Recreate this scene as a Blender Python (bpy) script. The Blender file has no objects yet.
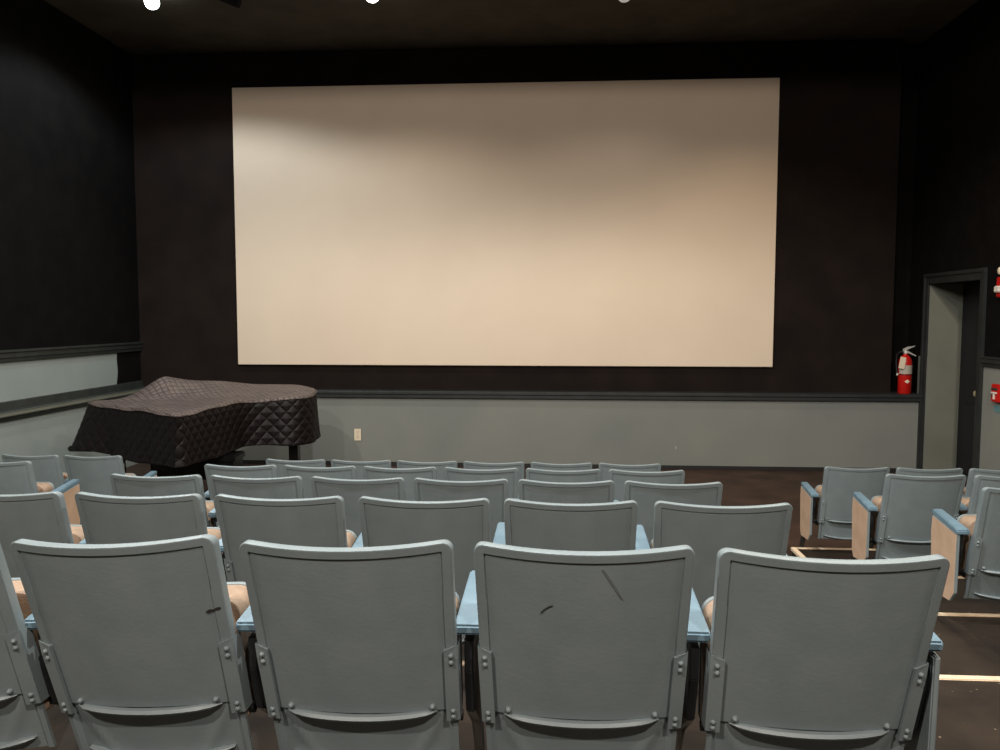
import bpy, bmesh, math, random
from mathutils import Vector, Matrix
S = bpy.context.scene
COL = S.collection
random.seed(7)
PI = math.pi

# ------------------------------------------------------------------ camera (world origin is the lens)
F, YAW, PITCH, ROLL = 805.462, .066, .0725, .0007
cam = bpy.data.cameras.new('camera'); co = bpy.data.objects.new('camera', cam); COL.objects.link(co)
cam.sensor_width = 36; cam.lens = F*36/1000; cam.clip_start = .02
fw = Vector((-math.sin(YAW)*math.cos(PITCH), math.cos(YAW)*math.cos(PITCH), -math.sin(PITCH)))
rt = Vector((math.cos(YAW), math.sin(YAW), 0)); up = rt.cross(fw)
rt, up = rt*math.cos(ROLL)+up*math.sin(ROLL), up*math.cos(ROLL)-rt*math.sin(ROLL)
co.matrix_world = Matrix(((rt.x, up.x, -fw.x, 0), (rt.y, up.y, -fw.y, 0), (rt.z, up.z, -fw.z, 0), (0, 0, 0, 1)))
S.camera = co

# ------------------------------------------------------------------ exposure and world
S.view_settings.view_transform = 'Standard'; S.view_settings.look = 'None'
S.view_settings.gamma = 1; S.view_settings.use_curve_mapping = False
S.view_settings.exposure = 0.0
W = bpy.data.worlds.new('world'); S.world = W; W.use_nodes = True
W.node_tree.nodes['Background'].inputs[0].default_value = (.01, .01, .01, 1)
W.node_tree.nodes['Background'].inputs[1].default_value = .3

COOL = (.86, .95, 1.0); NEUT = (1.0, .94, .86); WARM = (1.0, .80, .58)
ZC = 3.15                                     # ceiling height above the lens
# x, y, watts, colour, cone (deg), blend, aim (dx, dy per unit down), bulb glow
LAMPS = [
    (-3.914, 7.836, 15, COOL, 150, .35, (0, 0), 14),
    (-1.738, 7.803, 6, NEUT, 142, .45, (0, 0), 12),
    (.656, 7.95, 3.5, NEUT, 136, .5, (0, 0), .25),
    (2.313, 7.95, 5, WARM, 126, .5, (0, 0), .2),
    (-2.9, 5.2, 16, NEUT, 150, .35, (0, 0), 12),
    (-.55, 5.2, 10, NEUT, 138, .4, (0, 0), 12),
    (1.9, 5.2, 15, WARM, 150, .35, (0, 0), 12),
    (-2.9, 2.0, 38, NEUT, 162, .2, (0, 0), 12),
    (-.3, 2.0, 38, COOL, 160, .2, (0, 0), 12),
    (2.2, 2.0, 34, NEUT, 162, .2, (0, 0), 12),
    (-1.8, -1.6, 48, (1.0, .88, .79), 179, .03, (0, 0), 12),
    (1.2, -1.6, 48, (1.0, .88, .79), 179, .03, (0, 0), 12),
]

# ------------------------------------------------------------------ helpers
def s2l(c):
    return tuple(((v/255)/12.92 if v/255 <= .04045 else (((v/255)+.055)/1.055)**2.4) for v in c)+(1,)

def mat(name, rgb, rough=.6, metal=0, rgb2=None, scale=8, bump=0, bscale=60, spec=.5, emit=None, estr=0, coord='Object', detail=4, lo=.35, hi=.65, dist=.01):
    m = bpy.data.materials.new(name); m.use_nodes = True; nt = m.node_tree; n = nt.nodes; l = nt.links
    b = n['Principled BSDF']; b.inputs['Base Color'].default_value = s2l(rgb)
    b.inputs['Roughness'].default_value = rough; b.inputs['Metallic'].default_value = metal
    b.inputs['Specular IOR Level'].default_value = spec
    tc = n.new('ShaderNodeTexCoord')
    if rgb2:
        nz = n.new('ShaderNodeTexNoise'); nz.inputs['Scale'].default_value = scale; nz.inputs['Detail'].default_value = detail
        l.new(tc.outputs[coord], nz.inputs['Vector'])
        r = n.new('ShaderNodeValToRGB'); r.color_ramp.elements[0].position = lo; r.color_ramp.elements[1].position = hi
        r.color_ramp.elements[0].color = s2l(rgb); r.color_ramp.elements[1].color = s2l(rgb2)
        l.new(nz.outputs['Fac'], r.inputs['Fac']); l.new(r.outputs['Color'], b.inputs['Base Color'])
    if bump:
        nz2 = n.new('ShaderNodeTexNoise'); nz2.inputs['Scale'].default_value = bscale; nz2.inputs['Detail'].default_value = 3
        l.new(tc.outputs[coord], nz2.inputs['Vector'])
        bp = n.new('ShaderNodeBump'); bp.inputs['Strength'].default_value = bump; bp.inputs['Distance'].default_value = dist
        l.new(nz2.outputs['Fac'], bp.inputs['Height']); l.new(bp.outputs['Normal'], b.inputs['Normal'])
    if emit:
        b.inputs['Emission Color'].default_value = tuple(emit)+(1,); b.inputs['Emission Strength'].default_value = estr
    return m

def add_box(bm, x0, x1, y0, y1, z0, z1, bev=0, seg=2, mi=0):
    r = bmesh.ops.create_cube(bm, size=1)
    for v in r['verts']:
        v.co = Vector(((x0+x1)/2+v.co.x*(x1-x0), (y0+y1)/2+v.co.y*(y1-y0), (z0+z1)/2+v.co.z*(z1-z0)))
    fs = {f for v in r['verts'] for f in v.link_faces}
    for f in fs: f.material_index = mi
    if bev:
        es = {e for v in r['verts'] for e in v.link_edges}
        bmesh.ops.bevel(bm, geom=list(es), offset=bev, segments=seg, affect='EDGES', clamp_overlap=True)
    return r['verts']

def add_prism(bm, pts, axis, a0, a1, bev=0, mi=0):
    """polygon pts (2D) extruded along axis ('x','y','z')"""
    def mk(p, a):
        return {'x': (a, p[0], p[1]), 'y': (p[0], a, p[1]), 'z': (p[0], p[1], a)}[axis]
    lo = [bm.verts.new(mk(p, a0)) for p in pts]; hi = [bm.verts.new(mk(p, a1)) for p in pts]
    fs = [bm.faces.new(lo), bm.faces.new(hi[::-1])]
    n = len(pts)
    for i in range(n): fs.append(bm.faces.new((lo[i], hi[i], hi[(i+1) % n], lo[(i+1) % n])))
    for f in fs: f.material_index = mi
    if bev:
        es = {e for f in fs for e in f.edges}
        bmesh.ops.bevel(bm, geom=list(es), offset=bev, segments=2, affect='EDGES', clamp_overlap=True)

def add_tube(bm, pts, r, seg=10, mi=0, cap=True):
    pts = [Vector(p) for p in pts]; rings = []
    rr = r if isinstance(r, (list, tuple)) else [r]*len(pts)
    for i, p in enumerate(pts):
        t = (pts[min(i+1, len(pts)-1)]-pts[max(i-1, 0)]).normalized()
        a = Vector((0, 0, 1)) if abs(t.z) < .9 else Vector((1, 0, 0))
        u = t.cross(a).normalized(); w = t.cross(u)
        rings.append([bm.verts.new(p+(u*math.cos(2*PI*k/seg)+w*math.sin(2*PI*k/seg))*rr[i]) for k in range(seg)])
    for a, b in zip(rings, rings[1:]):
        for k in range(seg):
            f = bm.faces.new((a[k], a[(k+1) % seg], b[(k+1) % seg], b[k])); f.material_index = mi; f.smooth = True
    if cap:
        for q in (rings[0][::-1], rings[-1]):
            f = bm.faces.new(q); f.material_index = mi

def add_lathe(bm, prof, c=(0, 0, 0), seg=28, mi=0, axis='z'):
    """prof: list of (radius, height); optional third item = material index of the band above"""
    rings = []
    for q in prof:
        r, h = q[0], q[1]
        ring = []
        for k in range(seg):
            a = 2*PI*k/seg; p = (r*math.cos(a), r*math.sin(a), h)
            if axis == 'y': p = (p[0], p[2], p[1])
            if axis == 'x': p = (p[2], p[0], p[1])
            ring.append(bm.verts.new(Vector(c)+Vector(p)))
        rings.append(ring)
    for i, (a, b) in enumerate(zip(rings, rings[1:])):
        m = prof[i][2] if len(prof[i]) > 2 else mi
        for k in range(seg):
            f = bm.faces.new((a[k], a[(k+1) % seg], b[(k+1) % seg], b[k])); f.smooth = True; f.material_index = m
    bm.faces.new(rings[0][::-1]).material_index = prof[0][2] if len(prof[0]) > 2 else mi
    bm.faces.new(rings[-1]).material_index = prof[-1][2] if len(prof[-1]) > 2 else mi

def obj(name, bm, mats, parent=None, smooth=None, loc=None):
    if not isinstance(mats, (list, tuple)): mats = [mats]
    bmesh.ops.recalc_face_normals(bm, faces=bm.faces[:])
    me = bpy.data.meshes.new(name); bm.to_mesh(me); bm.free()
    for m in mats: me.materials.append(m)
    if smooth is not None:
        for p in me.polygons: p.use_smooth = True
        me.set_sharp_from_angle(angle=math.radians(smooth))
    o = bpy.data.objects.new(name, me); COL.objects.link(o)
    if parent: o.parent = parent
    if loc: o.location = loc
    return o

def struct(name, bm, m, parent=None):
    o = obj(name, bm, m, parent); 
    if not parent: o['kind'] = 'structure'
    return o

def thing(name, label, cat, loc=(0, 0, 0), rotz=0, group=None):
    o = bpy.data.objects.new(name, None); COL.objects.link(o); o.empty_display_size = .1
    o.location = loc; o.rotation_euler = (0, 0, rotz); o['label'] = label; o['category'] = cat
    if group: o['group'] = group
    return o

def tag(o, label, cat, group=None):
    o['label'] = label; o['category'] = cat
    if group: o['group'] = group
    return o

BM = bmesh.new

# ------------------------------------------------------------------ materials
M_shell = mat('seat_shell_paint', (134, 145, 147), .40, rgb2=(126, 138, 140), scale=9, bump=.05, bscale=120, spec=.4)
M_arm = mat('armrest_paint', (114, 140, 154), .42, rgb2=(106, 132, 146), scale=20, bump=.06, bscale=90)
M_std = mat('standard_paint', (30, 33, 36), .5, rgb2=(22, 25, 28), scale=12)
M_tan = mat('tan_panel', (204, 174, 147), .6, rgb2=(192, 161, 134), scale=14, bump=.05, bscale=70)
M_cush = mat('tan_upholstery', (168, 144, 122), .85, rgb2=(154, 130, 109), scale=30, bump=.15, bscale=220)
M_bolt = mat('bolt_steel', (150, 150, 146), .35, metal=.6)
M_scuff = mat('scuff', (52, 48, 44), .7)
M_scratch = mat('dark_scratch', (112, 116, 114), .7)
M_black = mat('black_wall_cloth', (17, 15, 14), .95, rgb2=(12, 10, 10), scale=5, bump=.3, bscale=90, spec=.1)
M_panel = mat('black_screen_surround', (36, 29, 26), .95, rgb2=(29, 24, 22), scale=2.5, bump=.25, bscale=110, spec=.1)
M_ceil = mat('dark_ceiling', (86, 82, 73), .95, rgb2=(76, 72, 64), scale=3, bump=.2, bscale=50, spec=.1)
M_wall = mat('grey_wall_paint', (132, 134, 127), .7, rgb2=(124, 127, 122), scale=1.3, bump=.08, bscale=60, spec=.25)
M_wallL = mat('grey_green_wall_paint', (150, 160, 157), .7, rgb2=(143, 153, 150), scale=1.6, bump=.08, bscale=60, spec=.25)
M_trim = mat('dark_trim_paint', (42, 45, 45), .5, rgb2=(34, 37, 37), scale=6, bump=.08, bscale=40)
M_trimL = mat('dark_green_trim_paint', (50, 55, 53), .5, rgb2=(40, 45, 43), scale=6, bump=.08, bscale=40)
M_base = mat('black_baseboard', (30, 28, 27), .6)
M_screen = mat('screen_fabric', (226, 208, 186), .9, rgb2=(222, 204, 182), scale=1.2, spec=.15)
M_screen_edge = mat('screen_border', (30, 26, 24), .8)
M_nose = mat('pale_wood_nosing', (238, 218, 190), .55, rgb2=(226, 204, 174), scale=18)
M_door = mat('navy_black_door', (17, 18, 24), .5)
M_jamb_lit_nose = mat('olive_jamb_and_lit_nose', (120, 122, 110), .6, rgb2=(112, 114, 103), scale=3)
M_piano = mat('black_lacquer', (14, 13, 13), .25)
M_brass = mat('dull_brass', (190, 180, 140), .35, metal=.3)
M_red = mat('extinguisher_red', (196, 28, 22), .3)
M_silver = mat('label_silver', (178, 172, 158), .5)
M_cream = mat('cream_plastic', (232, 216, 190), .5)
M_white = mat('white_plastic', (226, 222, 212), .4)
M_rubber = mat('black_rubber', (20, 20, 20), .6)
M_chrome = mat('cast_aluminium', (190, 188, 182), .4, metal=.2)
M_teal = mat('teal_sticker', (96, 136, 140), .5)
M_can = mat('black_lamp_can', (16, 16, 16), .5)

def floor_mat(name, c1, c2, c3):
    m = mat(name, c1, .62, rgb2=c2, scale=3.2, bump=.12, bscale=35, detail=8, coord='Object', spec=.3)
    nt = m.node_tree; n = nt.nodes; l = nt.links; b = n['Principled BSDF']
    ramp = [x for x in n if x.type == 'VALTORGB'][0]; tc = [x for x in n if x.type == 'TEX_COORD'][0]
    v = n.new('ShaderNodeTexVoronoi'); v.inputs['Scale'].default_value = 26
    l.new(tc.outputs['Object'], v.inputs['Vector'])
    r = n.new('ShaderNodeValToRGB'); r.color_ramp.elements[0].position = .07; r.color_ramp.elements[1].position = .11
    r.color_ramp.elements[0].color = (1, 1, 1, 1); r.color_ramp.elements[1].color = (0, 0, 0, 1)
    l.new(v.outputs['Distance'], r.inputs['Fac'])
    nz = n.new('ShaderNodeTexNoise'); nz.inputs['Scale'].default_value = 9; l.new(tc.outputs['Object'], nz.inputs['Vector'])
    r2 = n.new('ShaderNodeValToRGB'); r2.color_ramp.elements[0].position = .46; r2.color_ramp.elements[1].position = .62
    l.new(nz.outputs['Fac'], r2.inputs['Fac'])
    mu = n.new('ShaderNodeMath'); mu.operation = 'MULTIPLY'; l.new(r.outputs['Color'], mu.inputs[0]); l.new(r2.outputs['Color'], mu.inputs[1])
    mx = n.new('ShaderNodeMix'); mx.data_type = 'RGBA'; mx.inputs['B'].default_value = s2l(c3)
    l.new(mu.outputs[0], mx.inputs['Factor']); l.new(ramp.outputs['Color'], mx.inputs['A']); l.new(mx.outputs['Result'], b.inputs['Base Color'])
    return m
M_floor = floor_mat('worn_brown_floor', (36, 29, 23), (54, 44, 35), (140, 122, 102))
M_front = floor_mat('reddish_front_floor', (54, 40, 32), (74, 55, 44), (128, 104, 86))

# ------------------------------------------------------------------ room shell
XL, XR, YB, YF, ZF = -5.10, 4.22, -3.6, 9.9, -1.792
RISE = [1.80, 2.79, 3.78, 4.77, 5.80]
LEV = [-1.098, -1.237, -1.376, -1.515, -1.654]     # level of the floor that ends at RISE[k]

b = BM(); add_box(b, XL-.3, XR+.9, YB-.2, YF+.3, ZF-.2, ZF)
o = struct('floor', b, M_front)
# stepped platforms (each tier of the auditorium floor)
prev = YB
b = BM()
for k, (y, z) in enumerate(zip(RISE[:4], LEV[:4])):
    add_box(b, XL, XR, prev, y, ZF, z); prev = y
add_box(b, -2.12, .80, 4.77, 5.80, ZF, LEV[4])
add_box(b, 1.717, XR, 4.77, 5.80, ZF, LEV[4])
add_box(b, XL, -2.96, 4.77, 5.80, ZF, LEV[4])
struct('floor_tiers', b, M_floor)
# pale wood nosings
n = 1
for k in (0, 1, 2, 3):
    b = BM(); add_box(b, XL, XR, RISE[k]-.028, RISE[k]+.008, LEV[k]-.014, LEV[k]+.004, .003)
    struct('trim_%d' % n, b, M_nose); n += 1
b = BM(); add_box(b, 1.709, XR, 5.772, 5.808, LEV[4]-.02, LEV[4]+.004, .003)
add_box(b, 1.709, 1.745, 4.80, 5.772, LEV[4]-.02, LEV[4]+.004, .003)
struct('trim_%d' % n, b, M_nose); n += 1
for x0, x1 in ((-2.12, .80), (XL, -2.96)):
    b = BM(); add_box(b, x0, x1, 5.772, 5.808, LEV[4]-.02, LEV[4]+.004, .003)
    struct('trim_%d' % n, b, M_nose); n += 1

b = BM(); add_box(b, XL-.3, XR+.9, YB-.2, YF+.3, ZC, ZC+.15); struct('ceiling', b, M_ceil)
b = BM(); add_box(b, XL-.3, XR+.9, YB-.2, YB, ZF, ZC); struct('wall_back', b, M_black)

# front wall: black upper wall, grey knee wall with a ledge
b = BM(); add_box(b, XL-.3, XR+.9, YF, YF+.2, ZF, ZC); struct('wall_front', b, M_black)
b = BM(); add_box(b, XL, XR, 9.5, YF, ZF, -.965)
b2 = [(1.438, -1.522), (1.446, -1.516), (1.452, -1.535), (1.447, -1.552), (1.440, -1.556), (1.436, -1.54)]
add_prism(b, b2, 'y', 9.4975, 9.502, mi=1)
struct('wall_front_lower', b, [M_wall, M_silver])
b = BM(); add_prism(b, [(9.455, -.965), (9.455, -.93), (9.44, -.92), (9.44, -.895), (9.45, -.885), (YF, -.885), (YF, -.965)], 'x', XL, XR)
struct('trim_%d' % n, b, M_trim); n += 1
b = BM(); add_box(b, XL, XR, 9.485, 9.5, ZF, ZF+.045, .003); struct('baseboard_front', b, M_base)
b = BM(); add_box(b, -5.10, 3.93, 9.65, YF, -.885, ZC-.02); struct('wall_screen_surround', b, M_panel)

# left wall
b = BM(); add_box(b, XL-.2, XL, YB, YF, -.33, ZC); struct('wall_left', b, M_black)
b = BM(); add_box(b, XL-.2, XL-.005, YB, 9.13, -.88, -.40)
struct('wall_left_middle', b, M_wallL)
b = BM(); add_box(b, XL-.2, XL-.003, 9.13, YF, -.88, -.40)
pts = [(9.13-.012*math.sin(i*.9)-.03*(i/10), -.40-.048*i) for i in range(11)]
add_prism(b, pts+[(9.2, -.88), (9.2, -.40)], 'x', XL-.01, XL+.004)
struct('wall_left_drape', b, M_black)
b = BM(); add_box(b, XL-.2, XL+.05, YB, 9.5, ZF, -.955)
struct('wall_left_lower', b, M_wallL)
b = BM()
add_prism(b, [(XL-.1, -.425), (XL+.02, -.425), (XL+.024, -.395), (XL+.035, -.385), (XL+.035, -.345), (XL+.05, -.335), (XL+.05, -.315), (XL-.1, -.315)], 'y', YB, YF-.26)
struct('trim_%d' % n, b, M_trimL); n += 1
b = BM()
add_prism(b, [(XL-.1, -.965), (XL+.075, -.965), (XL+.085, -.93), (XL+.10, -.92), (XL+.10, -.885), (XL+.03, -.87), (XL+.022, -.80), (XL+.012, -.795), (XL-.1, -.795)], 'y', YB, 9.65)
struct('trim_%d' % n, b, M_trimL); n += 1

b = BM(); add_box(b, XL+.02, XL+.108, YB, 9.648, -.925, -.882, .008); struct('trim_%d' % n, b, M_jamb_lit_nose); n += 1  # paler band: colour stands in for light caught by the rail's nose

# right wall with the doorway in it
D0, D1, DT = 8.29, 9.40, .365
b = BM()
add_box(b, XR, XR+.34, D1, YF, DT, ZC); add_box(b, XR, XR+.34, YB, D0, -.45, ZC); add_box(b, XR, XR+.34, D0, D1, DT, ZC)
add_box(b, XR, XR+.34, 9.62, YF, -.45, DT)
struct('wall_right', b, M_black)
b = BM(); add_box(b, XR, XR+.34, YB, D0, ZF, -.46)
add_box(b, XR, XR+.34, D1, 9.62, ZF, -.45)
struct('wall_right_lower', b, M_wall)
b = BM(); add_box(b, XR, XR+.34, D1, 9.62, -.45, DT); struct('wall_right_corner', b, M_black)
b = BM(); add_box(b, XR+.001, XR+.5, D1-.006, D1+.02, ZF, DT); struct('wall_doorway_reveal', b, M_jamb_lit_nose)
b = BM(); add_box(b, XR+.33, XR+.9, D0-.4, D0, ZF, DT+.3); add_box(b, XR+.5, XR+.9, D1, D1+.2, ZF, DT+.3); add_box(b, XR+.33, XR+.9, D0, D1+.2, DT, DT+.3)
add_box(b, XR+.60, XR+.9, D0, D1, ZF, DT)
struct('wall_doorway_end', b, M_base)
b = BM()   # casing around the opening: stepped moulding
for (y0, y1, z0, z1) in ((D0-.085, D0, ZF, DT+.1), (D1, D1+.085, ZF, DT+.1), (D0, D1, DT, DT+.1)):
    add_box(b, XR-.02, XR, y0, y1, z0, z1, .003)
for (y0, y1, z0, z1) in ((D0-.10, D0-.06, ZF, DT+.115), (D1+.06, D1+.10, ZF, DT+.115), (D0-.06, D1+.06, DT+.075, DT+.115)):
    add_box(b, XR-.032, XR, y0, y1, z0, z1, .004)
struct('trim_%d' % n, b, M_trim); n += 1
b = BM(); add_prism(b, [(XR+.05, -.485), (XR-.018, -.485), (XR-.022, -.455), (XR-.035, -.445), (XR-.035, -.41), (XR-.045, -.40), (XR-.045, -.385), (XR+.05, -.385)], 'y', YB, D0-.10)
struct('trim_%d' % n, b, M_trim); n += 1

# door leaf at the far side of the thick wall
dr = thing('door_1', '', '', (XR+.36, 0, 0)); del dr['label'], dr['category']; dr['kind'] = 'structure'
b = BM(); add_box(b, 0, .045, D0, D1-.01, ZF+.01, DT-.004, .002)
add_box(b, -.006, .0, D0+.14, D1-.15, -1.55, -.95, .004); add_box(b, -.006, .0, D0+.14, D1-.15, -.7, .18, .004)
obj('door_leaf', b, M_door, dr)
b = BM(); add_lathe(b, [(.028, 0), (.028, -.006), (.012, -.012), (.012, -.035), (.028, -.045), (.034, -.062), (.028, -.08), (.008, -.086)], (0, 8.90, -.82), 20, axis='x')
obj('door_knob', b, M_brass, dr, 40)

# ------------------------------------------------------------------ projection screen
sx0, sx1, sz0, sz1 = -3.844, 2.563, -.587, 2.720
t = thing('projection_screen', 'large blank cream projection screen on the black front wall', 'projection screen', ((sx0+sx1)/2, 9.65, sz0))
hw = (sx1-sx0)/2; hh = sz1-sz0
b = BM(); add_box(b, -hw, hw, -.05, -.012, 0, hh, .004); obj('screen_surface', b, M_screen, t)
b = BM(); add_box(b, -hw+.05, hw-.05, -.012, 0, .05, hh-.05); obj('back_frame', b, M_screen_edge, t)

# ------------------------------------------------------------------ theatre seats
H, WT, WB, REC = .806, .4227, .398, .30
def half_w(z): 
    return (WB+(WT-WB)*min(1, max(0, (z-.27)/(H-.27))))/2
def back_y(x, z):
    u = min(1, abs(x)/.21)
    return (H-z)*REC-.032*(1-u*u)
def top_z(x):
    u = min(1, abs(x)/.21)
    return H-.010*(1-u*u)

def shell_mesh(b, zlo, zhi, off0, thick, rim=True, r=.022, cols=None, flare=0, top_round=True):
    NV = 30
    cols = [-1, -.997, -.99, -.98, -.96, -.93, -.908, -.902, -.896, -.89, -.8, -.65, -.5, -.3, -.1, .1, .3, .5, .65, .8, .89, .896, .902, .908, .93, .96, .98, .99, .997, 1]
    vs = [1-(1-i/NV) for i in range(NV+1)]
    ts = [0, .05, .1, .2, .3, .4, .5, .6, .7, .8, .86, .9, .925, .936, .9415, .947, .953, .962, .972, .982, .988, .993, .997, 1] if top_round else [i/12 for i in range(13)]
    front, rear = [], []
    for t_ in ts:
        rf, rr_ = [], []
        z = zlo+(zhi-zlo)*t_
        hw = half_w(z)
        dtop = zhi-z
        if top_round and dtop < r: hw = hw-r+math.sqrt(max(0, r*r-(r-dtop)**2))
        for c in cols:
            x = c*hw
            zz = z-(.010*(1-min(1, abs(x)/.21)**2))*(t_ if top_round else 1)
            de = hw-abs(x); d = min(de, dtop) if top_round else de
            y = back_y(x, z)+off0
            o_ = 0
            if rim:
                if d < .003: o_ = .003*(1-math.sqrt(max(0, 1-(1-d/.003)**2)))
                elif d < .0205: o_ = 0
                elif d < .0222: o_ = .0045
                else: o_ = .0035
            fl = flare*(1-t_)**2
            rr_.append(b.verts.new((x, y+o_-fl, zz)))
            e = .003*(1-min(1, d/.004)) if rim else 0
            rf.append(b.verts.new((x, y+thick-e-fl, zz)))
        front.append(rf); rear.append(rr_)
    nc = len(cols)
    for G, flip in ((rear, 0), (front, 1)):
        for i in range(len(G)-1):
            for j in range(nc-1):
                f = b.faces.new((G[i][j], G[i][j+1], G[i+1][j+1], G[i+1][j]))
    for i in range(len(ts)-1):
        b.faces.new((rear[i][0], front[i][0], front[i+1][0], rear[i+1][0]))
        b.faces.new((rear[i][-1], front[i][-1], front[i+1][-1], rear[i+1][-1]))
    for j in range(nc-1):
        b.faces.new((rear[0][j], front[0][j], front[0][j+1], rear[0][j+1]))
        b.faces.new((rear[-1][j], front[-1][j], front[-1][j+1], rear[-1][j+1]))

def add_dome(b, c, r, dy):
    add_lathe(b, [(r, 0), (r*.92, dy*.45), (r*.6, dy*.85), (r*.2, dy)], c, 12, axis='y')

def make_seat():
    root = thing('theater_seat', 'x', 'seat')
    b = BM(); shell_mesh(b, .417, H, 0, .028); back = obj('backrest', b, M_shell, root, 42)
    # curved lip along the foot of the backrest with its two screws
    b = BM()
    pr = [(-.157, .440), (.157, .440)]
    xs = [-.160+.32*i/16 for i in range(17)]
    def lip(xs, z0, sag, out, hgt, dep):
        rows = []
        for x in xs:
            u = x/max(xs); zc = z0-sag*(1-u*u); e = math.sqrt(max(.02, 1-abs(u)**6))
            yy = back_y(x, zc)+.004
            rows.append([b.verts.new((x, yy+dep, zc+hgt*.5*e)), b.verts.new((x, yy-out*e*.7, zc+hgt*.42*e)), b.verts.new((x, yy-out*e, zc)), b.verts.new((x, yy-out*e*.7, zc-hgt*.42*e)), b.verts.new((x, yy+dep, zc-hgt*.5*e))])
        for a, c in zip(rows, rows[1:]):
            for k in range(5): b.faces.new((a[k], a[(k+1) % 5], c[(k+1) % 5], c[k]))
        b.faces.new(rows[0]); b.faces.new(rows[-1][::-1])
    lip(xs, .415, .008, .018, .014, .012)
    for s in (-1, 1):
        add_dome(b, (s*.150, back_y(.150, .428)+.003, .4275), .0062, -.009)
    obj('lower_lip', b, M_shell, back, 35)
    # side brackets: riveted L plates
    for s in (-1, 1):
        b = BM()
        for (za, zb, w0) in ((.392, .564, 0),):
            rows = []
            for i in range(9):
                z = za+(zb-za)*i/8; h = half_w(z)
                w = .024
                xi, xo = h-w, h+.004
                ztop = z
                y = back_y(xo, z)
                rows.append([(s*xi, back_y(xi, z)-.0065, z), (s*xo, y-.0065, z+(.010 if i == 8 else 0)), (s*(xo), y+.034, z+(.010 if i == 8 else 0)), (s*(xo-.003), y+.034, z), (s*(xo-.003), y+.0, z), (s*xi, back_y(xi, z)+.004, z)])
            vr = [[b.verts.new(p) for p in r_] for r_ in rows]
            for a, c in zip(vr, vr[1:]):
                for k in range(6): b.faces.new((a[k], a[(k+1) % 6], c[(k+1) % 6], c[k]))
            b.faces.new(vr[0]); b.faces.new(vr[-1])
        obj('side_bracket', b, M_shell, back)
        for z in (.551, .535, .416, .402):
            x = s*(half_w(z)-.010)
            b = BM(); add_dome(b, (x, back_y(x, z)-.0055, z), .0056, -.0065)
            obj('rivet', b, M_shell, back, 50)
    # tan upholstered front of the backrest
    b = BM()
    NX, NZ = 12, 10
    g0, g1 = [], []
    for i in range(NZ+1):
        z = .44+(.775-.44)*i/NZ; a, c = [], []
        for j in range(NX+1):
            x = (-1+2*j/NX)*(half_w(z)-.018); e = (1-(abs(-1+2*j/NX))**8)*(1-abs(-1+2*i/NZ)**8)
            a.append(b.verts.new((x, back_y(x, z)+.022, z))); c.append(b.verts.new((x, back_y(x, z)+.026+.03*e, z)))
        g0.append(a); g1.append(c)
    for G in (g0, g1):
        for i in range(NZ):
            for j in range(NX): b.faces.new((G[i][j], G[i][j+1], G[i+1][j+1], G[i+1][j]))
    for i in range(NZ):
        b.faces.new((g0[i][0], g1[i][0], g1[i+1][0], g0[i+1][0])); b.faces.new((g0[i][-1], g1[i][-1], g1[i+1][-1], g0[i+1][-1]))
    for j in range(NX):
        b.faces.new((g0[0][j], g1[0][j], g1[0][j+1], g0[0][j+1])); b.faces.new((g0[-1][j], g1[-1][j], g1[-1][j+1], g0[-1][j+1]))
    obj('back_cushion', b, M_cush, root, 50)
    # lower skirt with pressed fan creases and a second lip
    b = BM()
    NX, NZ = 40, 10; G = [[], []]
    for i in range(NZ+1):
        z = .27+(.418-.27)*i/NZ; ra, rb = [], []
        for j in range(NX+1):
            c = -1+2*j/NX; hw_ = half_w(z)-.002; x = c*hw_
            k = 0
            tt = (z-.27)/.158
            cr = abs(abs(c)-(.50+.38*tt))                   # two creases fanning to the upper corners
            k = -.006*math.exp(-(cr/.05)**2)
            y = back_y(x, z)+.012+k
            if abs(c) > .93: y = back_y(x, z)+.002
            ra.append(b.verts.new((x, y, z))); rb.append(b.verts.new((x, y+.008, z)))
        G[0].append(ra); G[1].append(rb)
    for g in G:
        for i in range(NZ):
            for j in range(NX): b.faces.new((g[i][j], g[i][j+1], g[i+1][j+1], g[i+1][j]))
    for i in range(NZ):
        for e in (0, -1): b.faces.new((G[0][i][e], G[1][i][e], G[1][i+1][e], G[0][i+1][e]))
    for e in (0, -1):
        for j in range(NX): b.faces.new((G[0][e][j], G[1][e][j], G[1][e][j+1], G[0][e][j+1]))
    sk = obj('lower_back_panel', b, M_shell, root, 35)
    b = BM(); lip([-.165+.33*i/16 for i in range(17)], .300, .018, .014, .012, .02)
    obj('skirt_lip', b, M_shell, sk, 35)
    # folded-up seat: steel pan on the far side, tan cushion towards the backrest
    seat = BM()
    def slab(bm, hw, z0, z1, y0, y1, r, lean=.0, round_=.012):
        pts = []
        for (cx, cz, a0) in ((hw-r, z1-r, 0), (-hw+r, z1-r, 90), (-hw+r*.5, z0+r*.5, 180), (hw-r*.5, z0+r*.5, 270)):
            rr = r if cz > (z0+z1)/2 else r*.5
            for k in range(7):
                a = math.radians(a0+15*k); pts.append((cx+rr*math.cos(a), cz+rr*math.sin(a)))
        layers = [(y0, -round_), (y0+round_*.3, -round_*.3), (y0+round_, 0), (y1-round_, 0), (y1-round_*.3, -round_*.3), (y1, -round_)]
        vr = []
        cz = (z0+z1)/2
        for y, ins in layers:
            row = []
            for (x, z) in pts:
                sx = (hw+ins)/hw; sz = ((z1-z0)/2+ins)/((z1-z0)/2)
                row.append(bm.verts.new((x*sx, y+(z-z0)*lean, cz+(z-cz)*sz)))
            vr.append(row)
        n_ = len(pts)
        for a, c in zip(vr, vr[1:]):
            for k in range(n_): bm.faces.new((a[k], a[(k+1) % n_], c[(k+1) % n_], c[k]))
        bm.faces.new(vr[0]); bm.faces.new(vr[-1][::-1])
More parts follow.
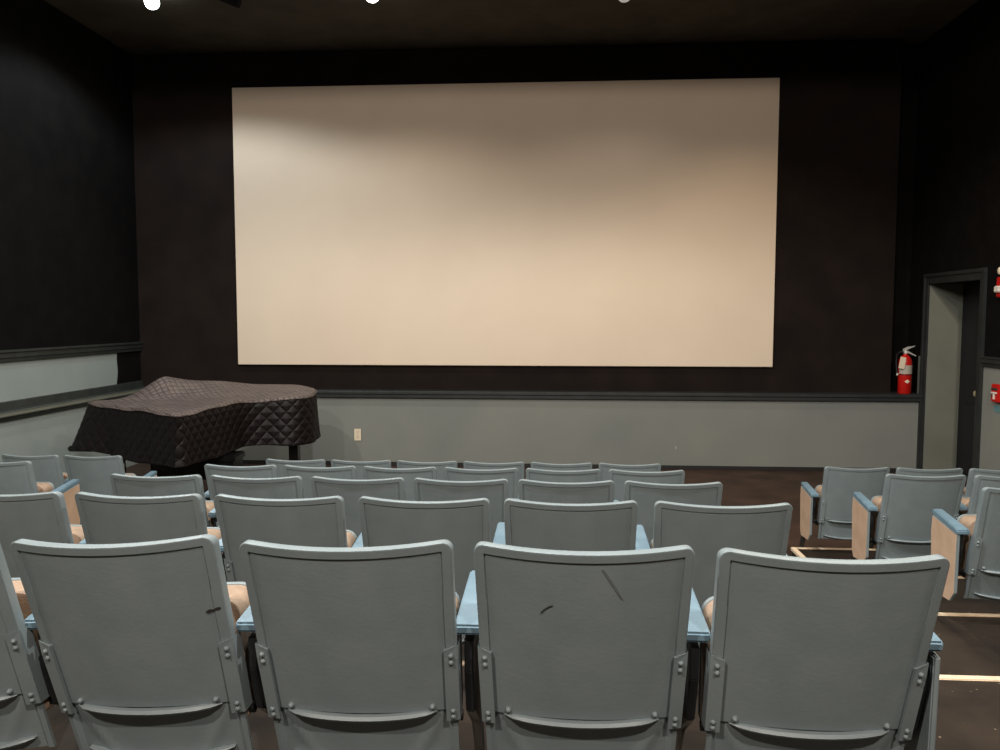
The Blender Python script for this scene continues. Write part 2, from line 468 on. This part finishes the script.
    slab(seat, .196, .345, .628, .236, .252, .040, .04, .003)
    st = obj('seat', seat, M_shell, root, 40)
    b = BM(); slab(b, .1945, .350, .6265, .140, .2362, .038, .04, .005); obj('seat_cushion', b, M_cush, st, 40)
    b = BM(); add_tube(b, [(-.205, .17, .375), (.205, .17, .375)], .012, 10); obj('hinge_bar', b, M_std, root, 40)
    return root

def standard_bm(x):
    b = BM()
    # cast side frame: upright with a flared foot
    add_prism(b, [(.11, .570), (.31, .598), (.325, .53), (.30, .44), (.305, .32), (.375, .17), (.395, .03), (.50, .018), (.50, 0), (.365, 0), (.350, .03), (.346, .16), (.255, .32), (.14, .40), (.13, .44), (.11, .50)], 'x', x-.010, x+.010, .003)
    return b

def arm_bm(x):
    b = BM()
    pts = [(.090, .576), (.10, .574), (.33, .606), (.345, .612), (.345, .628), (.335, .633), (.10, .599), (.090, .595)]
    hw0, hw1 = .0275, .021
    vr = []
    for sx in (-1, 1):
        vr.append([b.verts.new((x+sx*(hw0+(hw1-hw0)*max(0, y-.09)/.255), y, z)) for (y, z) in pts])
    m = len(pts)
    b.faces.new(vr[0]); b.faces.new(vr[1][::-1])
    for k in range(m): b.faces.new((vr[0][k], vr[1][k], vr[1][(k+1) % m], vr[0][(k+1) % m]))
    bmesh.ops.bevel(b, geom=b.edges[:], offset=.004, segments=2, affect='EDGES', clamp_overlap=True)
    return b

def panel_bm(x, s):
    """tan end panel on the aisle face of a standard, s = side the aisle is on"""
    b = BM()
    x0 = x+s*.012; x1 = x+s*.026
    add_prism(b, [(.095, .574), (.33, .606), (.335, .53), (.32, .29), (.295, .255), (.14, .262), (.10, .31)], 'x', min(x0, x1), max(x0, x1), .003)
    b.normal_update()
    for f in b.faces:
        if abs(f.calc_center_median().x-x1) < .0002: f.material_index = 1
    return b

def copy_tree(o, parent=None):
    c = o.copy(); COL.objects.link(c)
    if parent: c.parent = parent
    for ch in list(o.children): copy_tree(ch, c)
    return c

PITCH_X = .465
proto = make_seat()
std0 = obj('side_standard', standard_bm(-PITCH_X/2), M_std, proto)
arm0 = obj('armrest', arm_bm(-PITCH_X/2), M_arm, proto, 40); arm0.location.z = .012
bare = make_seat()                                   # outer-block seats carry their aisle side separately
protos = {}
shared = copy_tree(proto)
def place(x, row, label, group, left=True, left_end=0, right_end=None, rot=0, tilt=0, dz=0):
    """left_end: outward offset and tan panel when this seat ends its row on the left; right_end likewise"""
    z = -1.237-.1388*(row-1)-dz
    y = 1.5107+.9891*(row-1)
    if left and not left_end:
        r = copy_tree(shared)
    else:
        r = copy_tree(bare)
    r.location = (x, y, z); r.rotation_euler = (0, tilt, rot)
    r['label'] = label; r['category'] = 'seat'; r['group'] = group
    for side, e in ((-1, left_end), (1, right_end)):
        if e:
            xx = side*(PITCH_X/2+e)
            key = (side, e)
            if key not in protos:
                s0 = obj('side_standard', standard_bm(xx), M_std, r); a0 = obj('armrest', arm_bm(xx), M_arm, r, 40)
                if e < .005: a0.location.z = .012
                p0 = obj('end_panel', panel_bm(xx, side), [M_shell, M_tan], s0)
                b = BM(); add_tube(b, [(xx, .17, .40), (xx-side*(e+.03), .17, .385)], .013, 8)
                h0 = obj('pivot_arm', b, M_std, s0)
                protos[key] = (s0, a0)
            else:
                for q in protos[key]: copy_tree(q, r)
    return r

X0 = .525
rown = {1: 'row nearest the camera', 2: 'second row from the camera', 3: 'third row from the camera', 4: 'fourth row from the camera', 5: 'row nearest the screen'}
pos = ['rightmost, beside the right aisle', 'second from the right', 'third from the right', 'fourth from the right', 'fifth from the right', 'leftmost, beside the left aisle']
seats = {}
for row in (1, 2, 3, 4, 5):
    for i in range(6):
        if row == 1 and i == 5: continue
        lab = 'grey seat of the centre block, %s, %s' % (rown[row], pos[i])
        if row == 1:
            lab = ['grey seat in the nearest row, rightmost, clean back beside the right aisle',
                   'grey seat in the nearest row, its back scratched with two dark lines',
                   'grey seat in the nearest row, second whole back from the left',
                   'grey seat in the nearest row with a black smudge on its back',
                   'grey seat in the nearest row, cut off by the left picture edge'][i]
        seats[row, i] = place(X0-PITCH_X*i+(-.008, .002, .017, .030, .045)[i] if row == 1 else X0-PITCH_X*i+((.006, -.003, -.005, -.013, -.018, -.024)[i] if row == 2 else 0), row, lab, 'seats in the centre block',
                              left_end=.001 if i == 5 else 0, right_end=(-.012 if row == 1 else -.030) if i == 0 else None,
                              rot=math.radians(random.uniform(-.4, .4)), tilt=(.012, -.003, -.020, -.045, -.06)[i] if row == 1 else 0,
                              dz=(.008, .002, .004, .006, .006)[i] if row == 1 else (.004, .004, .003, .009)[row-2])
rr = {3: 'third row', 4: 'fourth row', 5: 'front row'}
for row, k in ((5, 3), (4, 2), (3, 1)):
    for i in range(k):
        p = ('beside the right aisle', 'second from the aisle', 'third from the aisle')[i]
        seats['R', row, i] = place(2.036+PITCH_X*i+.006*i, row, 'blue-grey theater seat in the right block, %s, %s' % (rr[row], p), 'seats in the right block',
                                   left_end=.012 if i == 0 else 0, dz=(.010, .008, .014)[row-3])
for row, k in ((5, 2), (4, 1)):
    for i in range(k):
        p = ('beside the left aisle', 'against the left picture edge')[i]
        lab = 'grey theater seat in the left block, %s, %s' % (rr[row], p)
        # these seats carry an armrest on their right
        z = -1.237-.1388*(row-1)
        seats['L', row, i] = place(-3.275-PITCH_X*i, row, lab, 'seats in the left block', right_end=.055 if i == 0 else None, rot=math.radians((.8, -1)[i]))
# remove the templates that only served to make copies
for tmpl in (bare, proto, shared):
    for ch in list(tmpl.children):
        for g in list(ch.children): bpy.data.objects.remove(g)
        bpy.data.objects.remove(ch)
    bpy.data.objects.remove(tmpl)

def mark(seat, poly, m, name):
    back = [c for c in seat.children if c.name.startswith('backrest')][0]
    b = BM()
    lo = [b.verts.new((x, back_y(x, z)-.0008, z)) for x, z in poly]
    hi = [b.verts.new((x, back_y(x, z)+.0050, z)) for x, z in poly]
    k = len(poly); b.faces.new(lo); b.faces.new(hi[::-1])
    for i in range(k): b.faces.new((lo[i], lo[(i+1) % k], hi[(i+1) % k], hi[i]))
    o = obj(name, b, m, back); return o
mark(seats[1, 3], [(.170, .640), (.176, .6435), (.184, .6425), (.190, .6465), (.197, .6475), (.200, .6445), (.197, .6405), (.190, .6395), (.184, .6415), (.178, .6385), (.172, .6365)], M_scuff, 'scuff_mark')
mark(seats[1, 1], [(-.082, .667), (-.074, .6755), (-.066, .6815), (-.058, .6845), (-.0585, .6835), (-.0665, .6798), (-.0745, .6738), (-.0812, .6655)], M_scuff, 'scratch')
mark(seats[1, 1], [(.034, .765), (.048, .742), (.060, .722), (.074, .700), (.0755, .701), (.0635, .7235), (.0515, .7435), (.0365, .7665)], M_scratch, 'dark_streak')

# ------------------------------------------------------------------ covered grand piano
def bez(pts, m=8):
    out = []; n_ = len(pts)
    for i in range(n_):
        p0, p1, p2, p3 = pts[i-1], pts[i], pts[(i+1) % n_], pts[(i+2) % n_]
        d = math.dist(p1, p2); k = max(2, int(d/.022))
        for j in range(k):
            t_ = j/k
            f = lambda a, b_, c, d_: .5*((2*b_)+(-a+c)*t_+(2*a-5*b_+4*c-d_)*t_*t_+(-a+3*b_-3*c+d_)*t_**3)
            out.append((f(p0[0], p1[0], p2[0], p3[0]), f(p0[1], p1[1], p2[1], p3[1])))
    return out
PC = Vector((-3.35, 7.6, 0))
plan = [(-4.36, 7.30), (-4.29, 7.21), (-3.75, 6.85), (-3.17, 6.46), (-3.105, 6.45), (-3.085, 6.50), (-3.075, 6.75), (-3.04, 7.05), (-3.005, 7.35), (-2.93, 7.55), (-2.80, 7.66), (-2.62, 7.71), (-2.49, 7.79), (-2.43, 7.96), (-2.46, 8.2), (-2.57, 8.41), (-2.76, 8.52), (-3.0, 8.40), (-3.45, 8.06), (-3.85, 7.74), (-4.30, 7.39)]
loop = bez(plan)
def ss(a, b_, v):
    v = min(1, max(0, (v-a)/(b_-a))); return v*v*(3-2*v)
def htop(x, y):
    h = -.80+.060*ss(7.55, 8.35, y)
    P, Q = Vector((-3.80, 7.68)), Vector((-2.85, 8.42)); v = Vector((x, y))-P; dd = Q-P
    t_ = min(1, max(0, v.dot(dd)/dd.length_squared)); d = (v-dd*t_).length
    h += .205*(1-t_)**1.25*math.exp(-(d/.25)**1.7)
    h += .007*math.sin(x*9+y*4)+.005*math.sin(y*13-x*6)
    return h
def quilt(u, v, s=.085):
    a = abs(math.sin(PI*(u+v)/s)); c = abs(math.sin(PI*(u-v)/s))
    return (min(a, c))**.55
cover = thing('piano_cover', 'black diamond-quilted cover draped over the grand piano by the left wall', 'cover', (PC.x, PC.y, -1.25))
off = Vector((PC.x, PC.y, -1.25))
# arc length along loop
acc = [0]
for i in range(len(loop)): acc.append(acc[-1]+math.dist(loop[i], loop[(i+1) % len(loop)]))
N = len(loop)
nrm = []
for i in range(N):
    a = loop[i-1]; c = loop[(i+1) % N]; t_ = Vector((c[0]-a[0], c[1]-a[1])).normalized(); nrm.append(Vector((t_.y, -t_.x)))
# top: concentric scaling towards a medial line
b = BM()
NR = 34
cen = Vector((-3.38, 7.50))
def target(p):   # point on a medial segment, so that the rings follow the bent plan
    a = Vector((-3.65, 7.12)); c = Vector((-2.72, 8.12)); q = Vector(p); d = c-a
    t_ = min(1, max(0, (q-a).dot(d)/d.length_squared)); return a+d*t_
rings = []
for r in range(NR+1):
    s_ = r/NR; row = []
    for i, p in enumerate(loop):
        tg = target(p); q = Vector(p).lerp(tg, s_)
        h = htop(q.x, q.y)-(.014 if r == 0 else 0)
        h -= .02*(1-min(1, s_*8))**2
        row.append(b.verts.new(Vector((q.x, q.y, h))-off))
    rings.append(row)
for a, c in zip(rings, rings[1:]):
    for k in range(N):
        f = b.faces.new((a[k], a[(k+1) % N], c[(k+1) % N], c[k])); f.smooth = True
bmesh.ops.remove_doubles(b, verts=b.verts[:], dist=.0015)
def add_quilt(m, s, uv, strength, seam):
    nt = m.node_tree; n = nt.nodes; l = nt.links; bs = n['Principled BSDF']
    if uv: src = n.new('ShaderNodeUVMap').outputs['UV']
    else: src = n.new('ShaderNodeTexCoord').outputs['Object']
    sep = n.new('ShaderNodeSeparateXYZ'); l.new(src, sep.inputs[0])
    outs = []
    for op in ('ADD', 'SUBTRACT'):
        a = n.new('ShaderNodeMath'); a.operation = op; l.new(sep.outputs['X'], a.inputs[0]); l.new(sep.outputs['Y'], a.inputs[1])
        k = n.new('ShaderNodeMath'); k.operation = 'MULTIPLY'; k.inputs[1].default_value = PI/s; l.new(a.outputs[0], k.inputs[0])
        q = n.new('ShaderNodeMath'); q.operation = 'SINE'; l.new(k.outputs[0], q.inputs[0])
        w = n.new('ShaderNodeMath'); w.operation = 'ABSOLUTE'; l.new(q.outputs[0], w.inputs[0]); outs.append(w)
    mn = n.new('ShaderNodeMath'); mn.operation = 'MINIMUM'; l.new(outs[0].outputs[0], mn.inputs[0]); l.new(outs[1].outputs[0], mn.inputs[1])
    pw = n.new('ShaderNodeMath'); pw.operation = 'POWER'; pw.inputs[1].default_value = .45; l.new(mn.outputs[0], pw.inputs[0])
    bp = n.new('ShaderNodeBump'); bp.inputs['Strength'].default_value = strength; bp.inputs['Distance'].default_value = .02
    l.new(pw.outputs[0], bp.inputs['Height'])
    for x in n:
        if x.type == 'BUMP' and x != bp: l.new(x.outputs[0], bp.inputs['Normal'])
    l.new(bp.outputs[0], bs.inputs['Normal'])
    # near-black lines are drawn along the seams
    lt = n.new('ShaderNodeMath'); lt.operation = 'LESS_THAN'; lt.inputs[1].default_value = seam; l.new(mn.outputs[0], lt.inputs[0])
    mx = n.new('ShaderNodeMix'); mx.data_type = 'RGBA'; mx.inputs['B'].default_value = s2l((10, 8, 8))
    old = bs.inputs['Base Color'].links[0].from_socket
    l.new(old, mx.inputs['A']); l.new(lt.outputs[0], mx.inputs['Factor']); l.new(mx.outputs['Result'], bs.inputs['Base Color'])
M_quilt_top_lit = mat('quilted_cloth_top_lit', (104, 92, 86), .55, rgb2=(90, 79, 76), scale=8, bump=.1, bscale=160)  # same black cloth as the side, coloured paler to show overhead light on it
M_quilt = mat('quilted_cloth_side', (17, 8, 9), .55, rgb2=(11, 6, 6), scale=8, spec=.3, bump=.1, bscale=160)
add_quilt(M_quilt_top_lit, .075, False, .6, .08)
add_quilt(M_quilt, .125, True, .5, .06)
ctop = obj('cover_top', b, M_quilt_top_lit, cover, 60)
b = BM()
NV = 44
rows = []
uvl = b.loops.layers.uv.new('UVMap')
for j in range(NV+1):
    v = j/NV; row = []
    for i, p in enumerate(loop):
        x, y = p; zt = htop(x, y)-.030; u = acc[i]
        kb = math.exp(-(((x+4.30)/.30)**2+((y-7.28)/.35)**2))       # flare at the keyboard's far corner
        zb = -1.262+.012*math.sin(u*5.3)+.03*kb
        fl = (.022+.13*kb)*v+.012*math.sin(u*8.5+1)*v*v+.008*math.sin(u*21)*v*v
        hgt = v*(zt-zb)
        d = .005*quilt(u, zt+(zb-zt)*v+1.25, .125)*min(1, v*12)
        if j == 0: d = -.004
        q = Vector((x, y))+nrm[i]*(fl+d)
        row.append(b.verts.new(Vector((q.x, q.y, zt+(zb-zt)*v))-off))
    rows.append(row)
for a, c in zip(rows, rows[1:]):
    for k in range(N):
        f = b.faces.new((a[k], a[(k+1) % N], c[(k+1) % N], c[k])); f.smooth = True
        for lp_ in f.loops:
            kk = k+1 if lp_.vert in (a[(k+1) % N], c[(k+1) % N]) else k
            lp_[uvl].uv = (acc[kk], lp_.vert.co.z)
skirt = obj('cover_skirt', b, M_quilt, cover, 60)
sm = skirt.modifiers.new('thickness', 'SOLIDIFY'); sm.thickness = .006; sm.offset = -1
# piping around the top edge
b = BM(); add_tube(b, [Vector((p[0], p[1], htop(*p)-.026))-off+Vector((nrm[i].x, nrm[i].y, 0))*.004 for i, p in enumerate(loop+loop[:1]) for i in [i % N]], .006, 6, cap=False)
obj('cover_piping', b, M_quilt_top_lit, cover, 60)

piano = thing('grand_piano', 'black grand piano hidden under the quilted cover, legs showing below', 'piano', (PC.x, PC.y, ZF))
offp = Vector((PC.x, PC.y, ZF))
b = BM()
inner = [Vector(p)-nrm[i]*.035 for i, p in enumerate(loop)][::3]
add_prism(b, [(q.x-PC.x, q.y-PC.y) for q in inner], 'z', -1.17-ZF, -.86-ZF)
obj('case', b, M_piano, piano)
e1 = Vector((-3.10+4.33, 6.45-7.30)).normalized(); d1 = Vector((-e1.y, e1.x))
def leg(x, y, top=.55):
    b = BM(); q = Vector((x, y, 0))-Vector((PC.x, PC.y, 0))
    for (z0, z1, w) in ((.05, .10, .035), (.10, top-.07, .046), (top-.07, top, .062)):
        add_box(b, q.x-w, q.x+w, q.y-w, q.y+w, z0, z1+.001, .004)
    o = obj('leg', b, M_piano, piano)
    b = BM(); add_tube(b, [(q.x-.012, q.y, .026), (q.x+.012, q.y, .026)], .025, 14); obj('caster', b, M_brass, o)
leg(-2.60, 7.90, .63); leg(-4.10, 7.28, .63); leg(-3.26, 6.72, .63)
b = BM()   # key block sticking out of the cover at the far end of the keyboard
q = Vector((-4.37, 7.16))-Vector((PC.x, PC.y))
add_box(b, q.x-.10, q.x+.14, q.y-.08, q.y+.10, .545, .595, .012)
obj('key_block', b, M_piano, piano)
b = BM(); q = Vector((-3.92, 7.00))-Vector((PC.x, PC.y))
for s in (-1, 1): add_tube(b, [(q.x+s*.09*e1.x, q.y+s*.09*e1.y, .15), (q.x+s*.06*e1.x, q.y+s*.06*e1.y, .63)], .014, 8)
add_box(b, q.x-.13, q.x+.13, q.y-.05, q.y+.05, .08, .16, .006)
ly = obj('pedal_lyre', b, M_piano, piano)
for k in (-1, 0, 1):
    b = BM(); add_box(b, q.x+k*.06-.014, q.x+k*.06+.014, q.y-.15, q.y-.05, .06, .074, .003); obj('pedal', b, M_brass, ly)
# bench pushed under the piano
t = thing('piano_bench', 'black piano bench pushed in under the covered piano', 'bench', (-3.32, 7.22, ZF), .06)
b = BM(); add_box(b, -.38, .42, -.16, .16, .46, .52, .012); obj('bench_seat', b, M_piano, t)
b = BM(); add_box(b, -.36, .40, -.14, .14, .30, .46, .004); obj('bench_apron', b, M_piano, t)
for sx in (-.35, .35):
    for sy in (-.13, .10):
        b = BM(); add_box(b, sx, sx+.04, sy, sy+.04, 0, .34, .003); obj('leg', b, M_piano, t)

# ------------------------------------------------------------------ fire extinguisher on the ledge
t = thing('fire_extinguisher', 'red fire extinguisher with white tag standing on the ledge by the doorway', 'fire extinguisher', (4.050, 9.56, -.885))
b = BM()
add_lathe(b, [(.066, 0, 0), (.072, .006, 0), (.072, .215, 1), (.0725, .217, 1), (.0725, .226, 0), (.072, .228, 0), (.072, .36, 0), (.064, .40, 0), (.045, .43, 0), (.024, .448, 0), (.022, .46, 0)], seg=32, mi=0)
obj('cylinder', b, [M_red, M_rubber], t, 50)
b = BM()   # label wrapped around the front, with a diamond below it
for k in range(14):
    a0 = math.radians(195+150*k/14); a1 = math.radians(195+150*(k+1)/14); R = .0735
    f = b.faces.new([b.verts.new((R*math.cos(a), R*math.sin(a), z)) for a, z in ((a0, .232), (a1, .232), (a1, .33), (a0, .33))])
bmesh.ops.remove_doubles(b, verts=b.verts[:], dist=.0001)
lb = obj('label_band', b, M_silver, t); q = lb.modifiers.new('t', 'SOLIDIFY'); q.thickness = .001; q.offset = 1
b = BM()
R = .0745
for k in range(8):
    a0 = -PI/2+(-.7+1.4*k/8)*.62; a1 = -PI/2+(-.7+1.4*(k+1)/8)*.62
    h0 = .022*(1-abs(-1+2*k/8)); h1 = .022*(1-abs(-1+2*(k+1)/8))
    b.faces.new([b.verts.new((R*math.cos(a), R*math.sin(a), .145+z)) for a, z in ((a0, -h0), (a1, -h1), (a1, h1), (a0, h0)) ])
bmesh.ops.remove_doubles(b, verts=b.verts[:], dist=.0001)
lb = obj('diamond_emblem', b, M_cream, t); q = lb.modifiers.new('t', 'SOLIDIFY'); q.thickness = .001; q.offset = 1
b = BM(); add_lathe(b, [(.02, .455), (.022, .47), (.018, .50), (.012, .505)], seg=16)
add_prism(b, [(-.03, .485), (.10, .545), (.102, .553), (.02, .540), (-.03, .515)], 'y', -.011, .011, .003)
obj('carry_handle', b, M_chrome, t)
b = BM(); add_prism(b, [(.0, .478), (.115, .430), (.118, .440), (.02, .495), (0, .495)], 'y', -.010, .010, .002); obj('squeeze_lever', b, M_chrome, t)
b = BM(); add_prism(b, [(-.108, .300), (-.044, .288), (-.026, .420), (-.088, .430)], 'y', -.085, -.083)
obj('inspection_tag', b, M_cream, t)
b = BM(); add_tube(b, [(-.02, 0, .48), (-.06, .01, .485), (-.088, .02, .45), (-.093, .02, .36), (-.086, .01, .25), (-.084, 0, .20)], .009, 10); obj('hose', b, M_rubber, t, 60)
b = BM(); add_dome(b, (0, -.022, .475), .014, -.008); obj('pressure_gauge', b, M_white, t)
b = BM(); add_box(b, -.094, -.076, -.012, .006, .21, .235, .003); obj('hose_clip', b, M_white, t)

# ------------------------------------------------------------------ small wall things
t = thing('power_outlet', 'small cream wall outlet on the grey wall below the screen', 'outlet', (-2.346, 9.5, -1.42))
b = BM(); add_box(b, -.045, .045, -.007, 0, -.075, .075, .004); obj('cover_plate', b, M_cream, t)
for s in (-1, 1):
    b = BM(); add_box(b, -.017, .017, -.0095, -.0065, s*.030-.016, s*.030+.016, .004); r_ = obj('receptacle', b, M_nose, t)
    b = BM()
    for k in (-1, 1): add_box(b, k*.006-.0012, k*.006+.0012, -.0102, -.009, s*.030-.004, s*.030+.007)
    obj('slots', b, M_base, r_)
b = BM(); add_dome(b, (0, -.006, 0), .004, -.002); obj('screw', b, M_bolt, t)

t = thing('pull_station', 'red fire alarm pull station with white bar on the right wall', 'fire alarm', (XR, 7.885, -.72))
b = BM(); add_box(b, -.05, 0, -.065, .065, -.085, .085, .008); obj('body', b, M_red, t)
b = BM(); add_box(b, -.062, -.05, -.045, .045, -.006, .010, .003); add_box(b, -.062, -.05, -.010, .010, -.06, -.006, .003); obj('pull_bar', b, M_white, t)
b = BM(); add_box(b, -.056, -.05, -.05, .05, .028, .05, .001); add_box(b, -.053, -.05, .035, .05, -.04, -.02, .001); obj('dark_legend', b, M_scuff, t)
b = BM(); add_box(b, XR-.006, XR, 7.85, 7.965, -.905, -.84, .002)
tag(obj('wall_sticker', b, M_teal), 'small pale teal sticker on the right wall under the red pull station', 'sticker')
t = thing('alarm_strobe', 'red alarm horn strobe high on the black right wall beside the doorway', 'fire alarm', (XR, 7.885, .285))
b = BM(); add_box(b, -.045, 0, -.065, .065, -.10, .09, .008); obj('housing', b, M_red, t)
b = BM(); add_box(b, -.075, -.045, -.03, .05, -.055, .005, .008); obj('strobe_lens', b, M_white, t)
b = BM(); add_lathe(b, [(.035, -.03), (.04, -.045), (.03, -.06), (.01, -.065)], (0, .0, .145), 18, axis='x'); add_box(b, -.03, 0, -.035, .035, .11, .18, .004); obj('cream_cap', b, M_cream, t)

# ------------------------------------------------------------------ ceiling lamps
NAMES = ['bright cool-white ceiling lamp at the top left, above the piano', 'warm glowing ceiling lamp above the left half of the screen',
         'dim ceiling lamp just right of centre above the screen', 'nearly dark ceiling lamp above the right edge of the screen']
out_names = ['left', 'centre', 'right']
for k, (x, y, w, c, cone, blend, aim, glow) in enumerate(LAMPS):
    if k < 4: lab = NAMES[k]
    elif k < 7: lab = 'black ceiling lamp over the front rows, %s of three' % out_names[k-4]
    elif k < 10: lab = 'black ceiling lamp over the nearer rows, %s of three' % out_names[k-7]
    else: lab = 'black ceiling lamp behind the camera, %s of two' % ('left', 'right')[k-10]
    t = thing('ceiling_lamp', lab, 'lamp', (x, y, ZC), group='ceiling lamps')
    b = BM(); add_lathe(b, [(.055, 0), (.055, -.012), (.075, -.014), (.085, -.05), (.085, -.055), (.078, -.055), (.068, -.02)], seg=28); obj('lamp_can', b, M_can, t, 45)
    ml = mat('bulb_glow_%d' % k, (230, 230, 225), .4, emit=tuple(c[i]**.5 for i in range(3)), estr=glow)
    b = BM(); add_lathe(b, [(.03, -.02), (.050, -.055), (.064, -.075), (.070, -.098), (.067, -.120), (.055, -.145), (.038, -.160), (.02, -.167), (.005, -.169)], seg=28); obj('bulb', b, ml, t, 60)
    L = bpy.data.lights.new('lamp_light', 'SPOT'); L.energy = w*10; L.color = c; L.spot_size = math.radians(cone); L.spot_blend = blend; L.shadow_soft_size = .05
    lo = bpy.data.objects.new('lamp_light', L); COL.objects.link(lo); lo.parent = t
    lo.location = (0, 0, -.215)
    d = Vector((aim[0], aim[1], -1)).normalized(); lo.rotation_euler = d.to_track_quat('-Z', 'Y').to_euler()
# unlit black spotlight head on the ceiling beside the bright lamp
t = thing('track_light', 'black unlit spotlight head on the ceiling right of the bright lamp', 'lamp', (-3.17, 7.84, ZC))
b = BM(); add_box(b, -.09, .09, -.018, .018, -.02, 0, .003); obj('mount', b, M_can, t)
b = BM(); add_tube(b, [(-.02, 0, -.02), (-.02, 0, -.06)], .010, 10); obj('stem', b, M_can, t)
b = BM(); add_tube(b, [(-.10, 0, -.055), (.00, 0, -.085), (.12, .02, -.12)], [.035, .045, .055], 18); obj('lamp_head', b, M_can, t, 50)
